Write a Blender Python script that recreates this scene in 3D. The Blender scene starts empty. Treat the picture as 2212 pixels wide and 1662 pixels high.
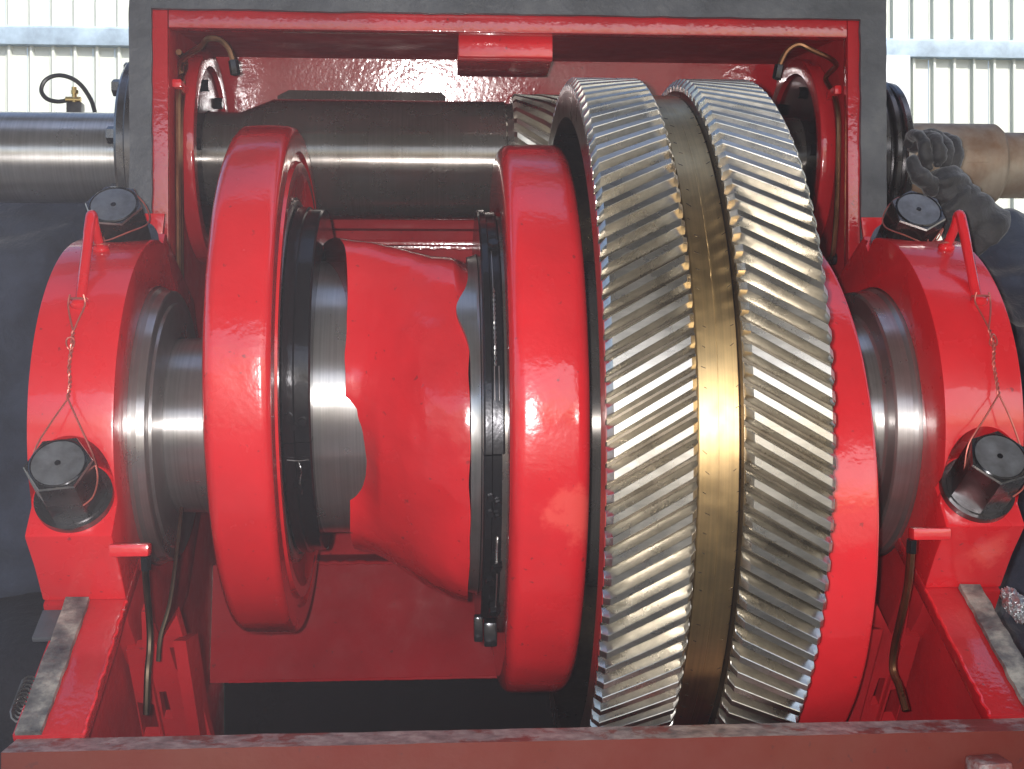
import bpy, bmesh, math, random
from mathutils import Vector, Matrix, noise
random.seed(7)
PI = math.pi
scene = bpy.context.scene
COL = scene.collection

# ---------------------------------------------------------------- camera
PSI, RHO = 0.0621, -0.0033
fw = Vector((math.sin(PSI), math.cos(PSI), 0))
r0 = Vector((math.cos(PSI), -math.sin(PSI), 0)); u0 = Vector((0, 0, 1))
r2 = r0*math.cos(RHO)+u0*math.sin(RHO); u2 = -r0*math.sin(RHO)+u0*math.cos(RHO)
cd = bpy.data.cameras.new('camera'); cam = bpy.data.objects.new('camera', cd); COL.objects.link(cam)
cd.sensor_width = 36; cd.lens = 36*2600/2212.0; cd.clip_start = 0.02; cd.clip_end = 500
cam.matrix_world = Matrix(((r2.x, u2.x, -fw.x, 0), (r2.y, u2.y, -fw.y, 0), (r2.z, u2.z, -fw.z, 0), (0, 0, 0, 1)))
scene.camera = cam

# ---------------------------------------------------------------- light
SUN_EL, SUN_AZ = math.radians(44), math.radians(150)      # azimuth clockwise from +Y: behind the photographer, to the right
world = bpy.data.worlds.new('World'); scene.world = world; world.use_nodes = True
wn = world.node_tree.nodes; wl = world.node_tree.links
bg = wn['Background']; sky = wn.new('ShaderNodeTexSky'); sky.sky_type = 'NISHITA'; sky.sun_disc = False
sky.sun_elevation = SUN_EL; sky.sun_rotation = SUN_AZ; sky.air_density = 1.0; sky.dust_density = 2.5; sky.ozone_density = 1.0
wl.new(sky.outputs[0], bg.inputs[0]); bg.inputs[1].default_value = 0.15
sd = bpy.data.lights.new('sun', 'SUN'); sd.energy = 3.4; sd.angle = math.radians(0.5); sd.color = (1, .95, .87)
so = bpy.data.objects.new('sun', sd); COL.objects.link(so)
sdir = Vector((math.sin(SUN_AZ)*math.cos(SUN_EL), math.cos(SUN_AZ)*math.cos(SUN_EL), math.sin(SUN_EL)))
so.rotation_euler = (-sdir).to_track_quat('-Z', 'Y').to_euler()
# the camera's own flash, beside the lens (its highlights are on every shaft and on the rear wall)
fd = bpy.data.lights.new('camera_flash', 'SPOT'); fd.energy = 85; fd.shadow_soft_size = 0.012; fd.color = (1, .97, .95)
fd.spot_size = math.radians(75); fd.spot_blend = 0.6
fo = bpy.data.objects.new('camera_flash', fd); COL.objects.link(fo); fo.location = (-.035, 0.0, .012)
fo.rotation_euler = fw.to_track_quat('-Z', 'Y').to_euler()
scene.view_settings.view_transform = 'Standard'; scene.view_settings.look = 'None'
scene.view_settings.exposure = 0.76; scene.view_settings.gamma = 1

# ---------------------------------------------------------------- materials
def mk(name):
    m = bpy.data.materials.new(name); m.use_nodes = True
    return m, m.node_tree.nodes, m.node_tree.links, m.node_tree.nodes['Principled BSDF']
def coords(n, l, scale=(1, 1, 1)):
    tc = n.new('ShaderNodeNewGeometry'); mp = n.new('ShaderNodeMapping'); mp.inputs['Scale'].default_value = scale
    l.new(tc.outputs['Position'], mp.inputs['Vector']); return mp.outputs[0]
def nz(n, l, vec, scale, detail=3, rough=.5):
    t = n.new('ShaderNodeTexNoise'); t.inputs['Scale'].default_value = scale; t.inputs['Detail'].default_value = detail
    t.inputs['Roughness'].default_value = rough; l.new(vec, t.inputs['Vector']); return t.outputs['Fac']
def ramp(n, l, fac, stops):
    r = n.new('ShaderNodeValToRGB'); el = r.color_ramp.elements
    while len(el) < len(stops): el.new(.5)
    for e, (p, c) in zip(el, stops): e.position = p; e.color = (*c, 1) if len(c) == 3 else c
    l.new(fac, r.inputs[0]); return r.outputs[0]
def g(v): return (v, v, v)
def bump(n, l, fac, dist, prev=None):
    b = n.new('ShaderNodeBump'); b.inputs['Distance'].default_value = dist; b.inputs['Strength'].default_value = 1
    l.new(fac, b.inputs['Height'])
    if prev is not None: l.new(prev, b.inputs['Normal'])
    return b.outputs[0]
def mixc(n, l, fac, a, b, mode='MIX'):
    m = n.new('ShaderNodeMix'); m.data_type = 'RGBA'; m.blend_type = mode
    l.new(fac, m.inputs[0]) if not isinstance(fac, (int, float)) else setattr(m.inputs[0], 'default_value', fac)
    for s, v in ((m.inputs[6], a), (m.inputs[7], b)):
        if isinstance(v, tuple): s.default_value = (*v, 1)
        else: l.new(v, s)
    return m.outputs[2]

def paint(name, col, rough=.17, peel=.00036, peel_scale=110, lump=.0013, dirt=.35, coat=0.6, dcol=(.10, .012, .012), patches=(), spec=.5):
    m, n, l, b = mk(name); v = coords(n, l)
    d = ramp(n, l, nz(n, l, v, 4.0, 6, .6), [(.35, g(0)), (.75, g(dirt))])
    c = mixc(n, l, d, col, dcol)
    sp = ramp(n, l, nz(n, l, v, 75, 2, .5), [(.70, g(0)), (.76, g(.6))])
    c = mixc(n, l, sp, c, (.07, .02, .02))
    fd_ = ramp(n, l, nz(n, l, v, 2.3, 5, .62), [(.42, g(0)), (.72, g(.28))])
    c = mixc(n, l, fd_, c, (min(.8, col[0]*1.15), col[1]*3.2, col[2]*2.6))
    for (pc_, pr_2) in patches:       # lighter salmon spots with ragged edges
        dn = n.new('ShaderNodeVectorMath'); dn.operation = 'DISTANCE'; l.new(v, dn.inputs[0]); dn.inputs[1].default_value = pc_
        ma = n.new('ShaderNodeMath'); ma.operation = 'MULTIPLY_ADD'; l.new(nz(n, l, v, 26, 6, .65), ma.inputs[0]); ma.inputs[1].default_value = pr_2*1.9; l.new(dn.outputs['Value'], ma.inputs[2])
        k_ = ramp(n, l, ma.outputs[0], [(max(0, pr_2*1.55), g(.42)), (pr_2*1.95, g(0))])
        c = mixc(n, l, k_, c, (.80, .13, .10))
    l.new(c, b.inputs['Base Color']); b.inputs['Specular IOR Level'].default_value = spec
    rr = ramp(n, l, nz(n, l, v, 9, 4, .6), [(.3, g(rough*.7)), (.75, g(rough*1.9))]); l.new(rr, b.inputs['Roughness'])
    b.inputs['Coat Weight'].default_value = coat; b.inputs['Coat IOR'].default_value = 1.6; b.inputs['Coat Roughness'].default_value = .06
    nb = bump(n, l, nz(n, l, v, 14, 3, .5), lump)
    nb = bump(n, l, nz(n, l, v, peel_scale, 2, .5), peel, nb)
    l.new(nb, b.inputs['Normal']); l.new(nb, b.inputs['Coat Normal'])
    return m
RED = (.64, .014, .021)
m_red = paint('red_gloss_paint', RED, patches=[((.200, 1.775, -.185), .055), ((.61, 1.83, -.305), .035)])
m_red_in = paint('red_gloss_paint_pebbled', (.46, .013, .020), rough=.12, peel=.00052, peel_scale=100, lump=.0008, dirt=.55, coat=.8)
m_red_dull = paint('red_gloss_paint_dusty', (.42, .014, .020), rough=.42, peel=.0006, peel_scale=120, lump=.0008, dirt=.6, coat=0, spec=.08)
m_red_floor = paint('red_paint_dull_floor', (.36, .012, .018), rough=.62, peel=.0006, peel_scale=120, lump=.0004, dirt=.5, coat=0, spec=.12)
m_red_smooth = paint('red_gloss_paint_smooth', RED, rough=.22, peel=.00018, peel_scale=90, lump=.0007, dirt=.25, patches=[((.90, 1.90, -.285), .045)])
m_oxide = paint('red_oxide_primer', (.125, .019, .014), rough=.55, peel=.0004, peel_scale=90, lump=.001, dirt=.7, coat=0, spec=.2, dcol=(.12, .035, .025))

def metal(name, col, rough, scale=(260, 3, 3), amp=.00012, stain=.35, scol=(.16, .13, .09), metallic=1.0, rvar=1.5, big=7, aniso=0):
    m, n, l, b = mk(name); v = coords(n, l, scale); w = coords(n, l)
    s = ramp(n, l, nz(n, l, w, big, 5, .62), [(.38, g(0)), (.72, g(stain))])
    c = mixc(n, l, s, col, scol)
    f = ramp(n, l, nz(n, l, v, 1.0, 3, .6), [(.3, g(.80)), (.7, g(1.0))])
    c = mixc(n, l, 1.0, c, f, 'MULTIPLY'); l.new(c, b.inputs['Base Color'])
    rr = ramp(n, l, nz(n, l, w, 16, 4, .6), [(.3, g(rough*.75)), (.75, g(rough*rvar))]); l.new(rr, b.inputs['Roughness'])
    b.inputs['Metallic'].default_value = metallic
    if aniso:
        tg = n.new('ShaderNodeTangent'); tg.direction_type = 'RADIAL'; tg.axis = 'X'; l.new(tg.outputs[0], b.inputs['Tangent'])
        b.inputs['Anisotropic'].default_value = aniso; b.inputs['Anisotropic Rotation'].default_value = .25
    l.new(bump(n, l, nz(n, l, v, 1.0, 2, .6), amp), b.inputs['Normal'])
    return m
m_steel = metal('turned_steel', (.58, .565, .56), .34, amp=.00004, rvar=1.2, aniso=.85, metallic=.88)
m_shaft = metal('oiled_shaft_steel', (.31, .285, .265), .29, amp=.00003, rvar=1.15, aniso=.9, stain=.5, scol=(.14, .11, .085), metallic=.82)
m_tooth = metal('ground_tooth_steel', (.74, .705, .64), .31, scale=(30, 160, 160), amp=.00003, stain=.12, scol=(.40, .34, .26), big=11, rvar=1.2)
m_root = metal('oily_root_steel', (.20, .17, .13), .30, scale=(60, 60, 60), amp=.0001, stain=.6, scol=(.09, .07, .05))
m_rim = metal('bronze_tinted_steel', (.78, .54, .25), .40, stain=.6, scol=(.38, .26, .15), amp=.00006, aniso=.8)
m_black = metal('oiled_black_steel', (.035, .034, .038), .16, scale=(60, 60, 60), amp=.0004, stain=.3, scol=(.02, .02, .02), metallic=.7)
m_bolt = metal('black_oxide_bolt_steel', (.20, .195, .20), .26, scale=(25, 25, 25), amp=.00012, stain=.5, scol=(.05, .035, .03), metallic=.9, big=20)
m_bolt_edge = metal('pale_bolt_edge_steel', (.62, .60, .58), .35, scale=(50, 50, 50))  # lighter steel for the chamfered edges of the bolt heads
m_boltface = metal('brushed_bolt_face', (.36, .36, .365), .40, scale=(20, 20, 20), amp=.0001, stain=.6, scol=(.12, .10, .09), big=30, metallic=.85)
m_wire = metal('reddened_lock_wire', (.62, .20, .16), .35, scale=(50, 50, 50), metallic=.7, stain=.4, scol=(.4, .02, .02))
m_brightwire = metal('steel_lock_wire', (.55, .53, .52), .3, scale=(50, 50, 50), metallic=.9)
m_copper = metal('copper_tube', (.36, .19, .10), .34, scale=(40, 40, 40), stain=.6, scol=(.25, .10, .05))
m_rust = metal('rusty_shaft_steel', (.42, .36, .29), .55, scale=(30, 8, 8), amp=.0006, stain=.9, scol=(.22, .10, .045), metallic=.35)
m_tube2 = metal('dull_tube', (.10, .07, .05), .4, scale=(40, 40, 40))
m_brass = metal('brass', (.7, .5, .2), .3, scale=(40, 40, 40))

def gasket_mat():
    m, n, l, b = mk('grey_gasket_compound'); v = coords(n, l)
    c = ramp(n, l, nz(n, l, v, 9, 6, .6), [(.25, (.035, .038, .045)), (.55, (.075, .08, .092)), (.85, (.14, .145, .15))])
    l.new(c, b.inputs['Base Color']); b.inputs['Roughness'].default_value = .5
    nb = bump(n, l, nz(n, l, v, 22, 5, .6), .004); l.new(nb, b.inputs['Normal']); return m
m_gasket = gasket_mat()
def gasket_worn():
    m, n, l, b = mk('worn_gasket_compound'); v = coords(n, l, (20, 24, 24)); w = coords(n, l)
    f = nz(n, l, v, 1.0, 6, .65)
    c = ramp(n, l, f, [(.30, (.03, .03, .035)), (.48, (.12, .115, .11)), (.68, (.34, .32, .28))])
    l.new(c, b.inputs['Base Color']); b.inputs['Roughness'].default_value = .42
    l.new(bump(n, l, nz(n, l, w, 24, 5, .65), .005), b.inputs['Normal']); return m
m_gasket2 = gasket_worn()
def plate_edge():
    m, n, l, b = mk('chipped_primer_edge'); v = coords(n, l, (1, 1, 1))
    f = ramp(n, l, nz(n, l, v, 11, 9, .75), [(.50, g(0)), (.56, g(1))])
    k_ = ramp(n, l, nz(n, l, v, 38, 7, .7), [(.3, (.10, .08, .085)), (.5, (.27, .20, .20)), (.7, (.44, .37, .36))])
    c = mixc(n, l, f, k_, (.19, .045, .04)); l.new(c, b.inputs['Base Color'])
    b.inputs['Roughness'].default_value = .45
    l.new(bump(n, l, nz(n, l, v, 60, 4, .6), .001), b.inputs['Normal']); return m
m_edge = plate_edge()
def simple(name, col, rough, var=.3, scale=8, b_d=.0, b_s=30, metallic=0, sheen=0):
    m, n, l, b = mk(name); v = coords(n, l)
    c = mixc(n, l, ramp(n, l, nz(n, l, v, scale, 5, .6), [(.3, g(0)), (.75, g(1))]), col, tuple(x*(1-var) for x in col))
    l.new(c, b.inputs['Base Color']); b.inputs['Roughness'].default_value = rough; b.inputs['Metallic'].default_value = metallic
    if sheen: b.inputs['Sheen Weight'].default_value = sheen
    if b_d: l.new(bump(n, l, nz(n, l, v, b_s, 4, .6), b_d), b.inputs['Normal'])
    return m
m_wall = simple('white_coated_sheet', (.56, .60, .55), .5, .15, 1.3)
m_purlin = simple('pale_blue_steel_paint', (.36, .47, .58), .5, .45, 9)
m_column = simple('pale_grey_column_paint', (.55, .58, .62), .5, .2, 3)
m_ground = simple('dusty_concrete_ground', (.36, .34, .29), .9, .3, 1.5, .01, 6)
m_roof = simple('unseen_roof_sheet', (.16, .16, .16), .6, .3, 2)
m_rubber = simple('black_rubber_hose', (.018, .018, .02), .35)
m_glove = simple('grey_leather_glove', (.038, .036, .040), .65, .5, 22, .004, 55, sheen=.3)
m_cloth = simple('navy_work_jacket_cloth', (.042, .054, .088), .85, .6, 8, .006, 26, sheen=.25)
m_trouser = simple('black_work_trousers', (.014, .015, .022), .9, .4, 10, .005, 30)
m_skin = simple('skin', (.42, .24, .17), .55, .15, 12)
m_hair = simple('black_hair', (.012, .010, .009), .6, .3, 40, .003, 120)
m_silver = simple('silver_sealant', (.55, .56, .58), .28, .5, 40, .012, 60, metallic=.8)

# ---------------------------------------------------------------- objects
WP = {}
def thing(name, label, cat, loc, group=None):
    o = bpy.data.objects.new(name, None); COL.objects.link(o); o.location = loc; o.empty_display_size = .1
    o['label'] = label; o['category'] = cat
    if group: o['group'] = group
    WP[o.name] = Vector(loc); return o
def part(name, bm, mat, parent=None, smooth=30, label=None, kind=None, cat=None, group=None, origin=None, mats=None):
    """bm holds world coordinates; the object is centred on its own geometry"""
    if origin is None:
        c = Vector((0, 0, 0))
        lo = Vector([min(v.co[i] for v in bm.verts) for i in range(3)]); hi = Vector([max(v.co[i] for v in bm.verts) for i in range(3)])
        c = (lo+hi)/2
    else: c = Vector(origin)
    bmesh.ops.translate(bm, verts=bm.verts, vec=-c)
    me = bpy.data.meshes.new(name); bm.to_mesh(me); bm.free()
    for f in me.polygons: f.use_smooth = True
    me.set_sharp_from_angle(angle=math.radians(smooth))
    for mm in (mats or [mat, mat]): me.materials.append(mm)
    o = bpy.data.objects.new(name, me); COL.objects.link(o)
    o.location = c - (WP[parent.name] if parent else Vector((0, 0, 0))); o.parent = parent
    WP[o.name] = c.copy()
    if label: o['label'] = label
    if kind: o['kind'] = kind
    if cat: o['category'] = cat
    if group: o['group'] = group
    return o
def bm_new(): return bmesh.new()
def add_box(bm, x0, x1, y0, y1, z0, z1):
    m = Matrix.Translation(((x0+x1)/2, (y0+y1)/2, (z0+z1)/2)) @ Matrix.Diagonal((x1-x0, y1-y0, z1-z0, 1))
    bmesh.ops.create_cube(bm, size=1, matrix=m); return bm
def box(*a, bev=0):
    bm = add_box(bm_new(), *a)
    if bev: bevel(bm, bev)
    return bm
def bevel(bm, w, seg=2, ang=30):
    es = [e for e in bm.edges if len(e.link_faces) == 2 and e.calc_face_angle(0) > math.radians(ang)]
    bmesh.ops.bevel(bm, geom=es, offset=w, segments=seg, profile=.6, affect='EDGES', clamp_overlap=True); return bm
def prism(outer, x0, x1, holes=(), bev=0, plane='YZ', fn=None):
    """polygon (a,b) extruded; fn maps (a,b,depth) to the world"""
    fn = fn or (lambda a, b, d: (d, a, b))
    bm = bm_new(); es = []
    for loop in [outer]+list(holes):
        vs = [bm.verts.new(fn(a, b, x0)) for a, b in loop]
        es += [bm.edges.new((vs[i], vs[(i+1) % len(vs)])) for i in range(len(vs))]
    bmesh.ops.triangle_fill(bm, use_beauty=True, use_dissolve=False, edges=es)
    fs = list(bm.faces)
    if not holes: 
        bmesh.ops.dissolve_faces(bm, faces=fs); fs = list(bm.faces)
    r = bmesh.ops.extrude_face_region(bm, geom=fs)
    off = Vector(fn(0, 0, x1))-Vector(fn(0, 0, x0))
    bmesh.ops.translate(bm, verts=[v for v in r['geom'] if isinstance(v, bmesh.types.BMVert)], vec=off)
    bmesh.ops.recalc_face_normals(bm, faces=bm.faces)
    if bev: bevel(bm, bev)
    return bm
def lathe(prof, yc, zc, seg=128, wob=0, fn=None, a0=0, a1=2*PI):
    """profile [(x, r)...] about an axis along X"""
    bm = bm_new(); closed = abs(a1-a0-2*PI) < 1e-6; N = seg if closed else seg+1
    rings = []
    for i in range(N):
        a = a0+(a1-a0)*i/seg; c, s = math.cos(a), math.sin(a); row = []
        for (x, r) in prof:
            w = wob*noise.noise(Vector((x*9, c*3.1, s*3.1)))+wob*.5*noise.noise(Vector((x*25+4, c*9, s*9))) if wob else 0
            row.append(bm.verts.new((x, yc+(r+w)*c, zc+(r+w)*s)) if r > 1e-6 or i == 0 else None)
        rings.append(row)
    for k, (x, r) in enumerate(prof):
        if r <= 1e-6:
            for row in rings: row[k] = rings[0][k]
    n = len(prof)
    for i in range(seg):
        A = rings[i]; B = rings[(i+1) % N]
        for k in range(n-1):
            q = [A[k], A[k+1], B[k+1], B[k]]; u = []
            for v in q:
                if v not in u: u.append(v)
            if len(u) > 2:
                try: bm.faces.new(u)
                except ValueError: pass
    if not closed:
        for row in (rings[0], rings[-1]):
            try: bm.faces.new(row)
            except ValueError: pass
    bmesh.ops.recalc_face_normals(bm, faces=bm.faces); return bm
def ringprof(x0, x1, ri, ro, f=.004, seg=3):
    """closed rectangular section with filleted outer corners"""
    p = [(x0, ri)]
    for k in range(seg+1):
        a = PI/2*k/seg; p.append((x0+f-f*math.cos(a), ro-f+f*math.sin(a)))
    for k in range(seg+1):
        a = PI/2*k/seg; p.append((x1-f+f*math.sin(a), ro-f+f*math.cos(a)))
    p += [(x1, ri), (x0, ri)]
    return p
def catmull(pts, n=6):
    P = [Vector(p) for p in pts]
    if len(P) < 3: return P
    out = []
    for i in range(len(P)-1):
        a, b, c, d = P[max(i-1, 0)], P[i], P[i+1], P[min(i+2, len(P)-1)]
        for k in range(n):
            t = k/n
            out.append(.5*((2*b)+(c-a)*t+(2*a-5*b+4*c-d)*t*t+(3*b-3*c+d-a)*t**3))
    out.append(P[-1]); return out
def tube(pts, r, seg=8, n=6, bm=None, smooth=True, twist=None):
    bm = bm or bm_new(); P = catmull(pts, n) if smooth else [Vector(p) for p in pts]
    up = Vector((.3, .5, .8)); prev = None
    for i, p in enumerate(P):
        t = (P[min(i+1, len(P)-1)]-P[max(i-1, 0)]).normalized()
        if i == 0:
            u = t.cross(up); 
            if u.length < .1: u = t.cross(Vector((1, 0, 0)))
            u.normalize()
        else: u = (u-t*u.dot(t)).normalized()
        v = t.cross(u); ri = r(i/(len(P)-1)) if callable(r) else r
        ring = [bm.verts.new(p+ri*(u*math.cos(2*PI*k/seg)+v*math.sin(2*PI*k/seg))) for k in range(seg)]
        if prev:
            for k in range(seg): bm.faces.new((prev[k], prev[(k+1) % seg], ring[(k+1) % seg], ring[k]))
        else: bm.faces.new(ring[::-1])
        prev = ring
    bm.faces.new(prev); return bm
def twisted(pts, r, turns, bm, sep=None):
    """two strands wound round one another along a path"""
    P = catmull(pts, 12); L = sum((P[i+1]-P[i]).length for i in range(len(P)-1)); N = int(turns*8)
    sep = sep or r*1.1
    cum = [0]
    for i in range(len(P)-1): cum.append(cum[-1]+(P[i+1]-P[i]).length)
    def at(s):
        for i in range(len(P)-1):
            if cum[i+1] >= s: return P[i].lerp(P[i+1], (s-cum[i])/max(cum[i+1]-cum[i], 1e-9)), (P[i+1]-P[i]).normalized()
        return P[-1], (P[-1]-P[-2]).normalized()
    for ph in (0, PI):
        q = []
        for k in range(N+1):
            s = L*k/N; p, t = at(s); u = t.cross(Vector((1, .1, 0))).normalized(); v = t.cross(u)
            a = ph+2*PI*turns*k/N; q.append(p+sep*(u*math.cos(a)+v*math.sin(a)))
        tube(q, r, 5, 1, bm, smooth=False)
    return bm
def cylinder(p0, p1, r, seg=24, bm=None, r1=None):
    bm = bm or bm_new(); return tube([p0, p1], (lambda t: r+(r1-r)*t) if r1 is not None else r, seg, 1, bm, smooth=False)
def hexprism(c, ax, ref, R, H, bm=None, ch=.06, rot=0):
    """hexagon prism from c along ax, chamfered top"""
    bm = bm or bm_new(); ax = Vector(ax).normalized(); ref = Vector(ref); ref = (ref-ax*ref.dot(ax)).normalized(); q = ax.cross(ref)
    rows = []
    for h, k in ((0, 1), (H*(1-ch), 1), (H, 1-ch)):
        rows.append([bm.verts.new(Vector(c)+ax*h+R*k*(ref*math.cos(rot+PI/3*i)+q*math.sin(rot+PI/3*i))) for i in range(6)])
    bm.faces.new(rows[0][::-1]); bm.faces.new(rows[2])
    for a, b in ((0, 1), (1, 2)):
        for i in range(6): bm.faces.new((rows[a][i], rows[a][(i+1) % 6], rows[b][(i+1) % 6], rows[b][i])).material_index = a
    return bm
def copy_part(o, parent, loc=None, rot=None):
    c = o.copy(); COL.objects.link(c); c.parent = parent
    if loc is not None: c.location = loc
    if rot is not None: c.rotation_euler = rot
    return c
def boolean(bmA, bmB):
    """bmA minus bmB"""
    out = []
    for b in (bmA, bmB):
        me = bpy.data.meshes.new('tmp'); b.to_mesh(me); b.free(); o = bpy.data.objects.new('tmp', me); COL.objects.link(o); out.append(o)
    md = out[0].modifiers.new('b', 'BOOLEAN'); md.operation = 'DIFFERENCE'; md.object = out[1]; md.solver = 'EXACT'
    dg = bpy.context.evaluated_depsgraph_get(); dg.update()
    ev = out[0].evaluated_get(dg); me = bpy.data.meshes.new_from_object(ev)
    bm = bm_new(); bm.from_mesh(me)
    for o in out:
        m_ = o.data; bpy.data.objects.remove(o); bpy.data.meshes.remove(m_)
    bpy.data.meshes.remove(me); return bm

# machine geometry: crank axis along X through (AY, AZ); the housings are split on a plane that climbs 32 degrees
AY, AZ = 2.227, -.072
PY, PZ = 2.710, .503                       # pinion shaft axis
TD = (math.cos(math.radians(32)), math.sin(math.radians(32)))      # along the split plane (Y, Z)
HD = (-TD[1], TD[0])                                               # square to it
def TH(t, h): return (AY+TD[0]*t+HD[0]*h, AZ+TD[1]*t+HD[1]*h)
def P3(x, t, h): y, z = TH(t, h); return Vector((x, y, z))
HV = Vector((0, HD[0], HD[1])); TV = Vector((0, TD[0], TD[1]))
TE = (math.cos(math.radians(54)), math.sin(math.radians(54))); HE = (-TE[1], TE[0])      # the caps' own bolting plane, 54 degrees
def TB(t, h): return (AY+TE[0]*t+HE[0]*h, AZ+TE[1]*t+HE[1]*h)
def PB(x, t, h): y, z = TB(t, h); return Vector((x, y, z))
VH = Vector((0, HE[0], HE[1])); VT = Vector((0, TE[0], TE[1]))
SP = -.092
MX = .157                                   # mid plane of the frame
def mir(x): return 2*MX-x

# ================================================================ SETTING
gr = part('ground', box(-30, 30, -30, 40, -1.35, -1.30), m_ground, kind='structure')
# far wall of ribbed sheet, panel by panel
WY = 7.0
wall = thing('sheet_wall', 'white ribbed sheet metal wall with a pale blue rail behind the machine', 'wall', (0, WY, -1.3))
def wall_panel(z0, z1):
    w = .122
    pr = [(0, 0), (.014, 0), (.020, -.022), (.034, -.022), (.040, 0), (w-.002, 0), (w-.002, .004), (.036, .004), (.030, -.018), (.024, -.018), (.018, .004), (0, .004)]
    bm = bm_new(); A = [bm.verts.new((x, WY+y, z0)) for x, y in pr]; B = [bm.verts.new((x, WY+y, z1)) for x, y in pr]
    n = len(pr)
    for i in range(n): bm.faces.new((A[i], A[(i+1) % n], B[(i+1) % n], B[i]))
    bm.faces.new(A); bm.faces.new(B[::-1]); bmesh.ops.recalc_face_normals(bm, faces=bm.faces); return bm
for z0, z1 in ((-1.3, 1.93), (2.0, 3.6)):
    p0 = part('wall_panel', wall_panel(z0, z1), m_wall, wall)
    for k in range(-28, 52):
        if k == 0: continue
        c = copy_part(p0, wall); c.location.x += .122*k
        c.location.y += random.uniform(-.003, .003)
part('rail', prism([(WY-.05, 1.93), (WY-.05, 2.025), (WY-.035, 2.04), (WY-.0, 2.04), (WY+.03, 1.93)], -3.5, 6.3, bev=.004), m_purlin, wall)
part('column', box(2.55, 2.77, WY-.12, WY-.06, -1.3, 1.92, bev=.01), m_column, wall)
part('unseen_roof', box(-7, 8, -5.5, 1.70, 2.75, 2.83), m_roof, kind='structure')  # unseen roof slab, placed to shade the machine and darken its reflections
part('unseen_roof', box(-7, 8, 2.78, 3.5, 2.75, 2.83), m_roof, kind='structure')  # second unseen slab, sized to trim the light from overhead

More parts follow.
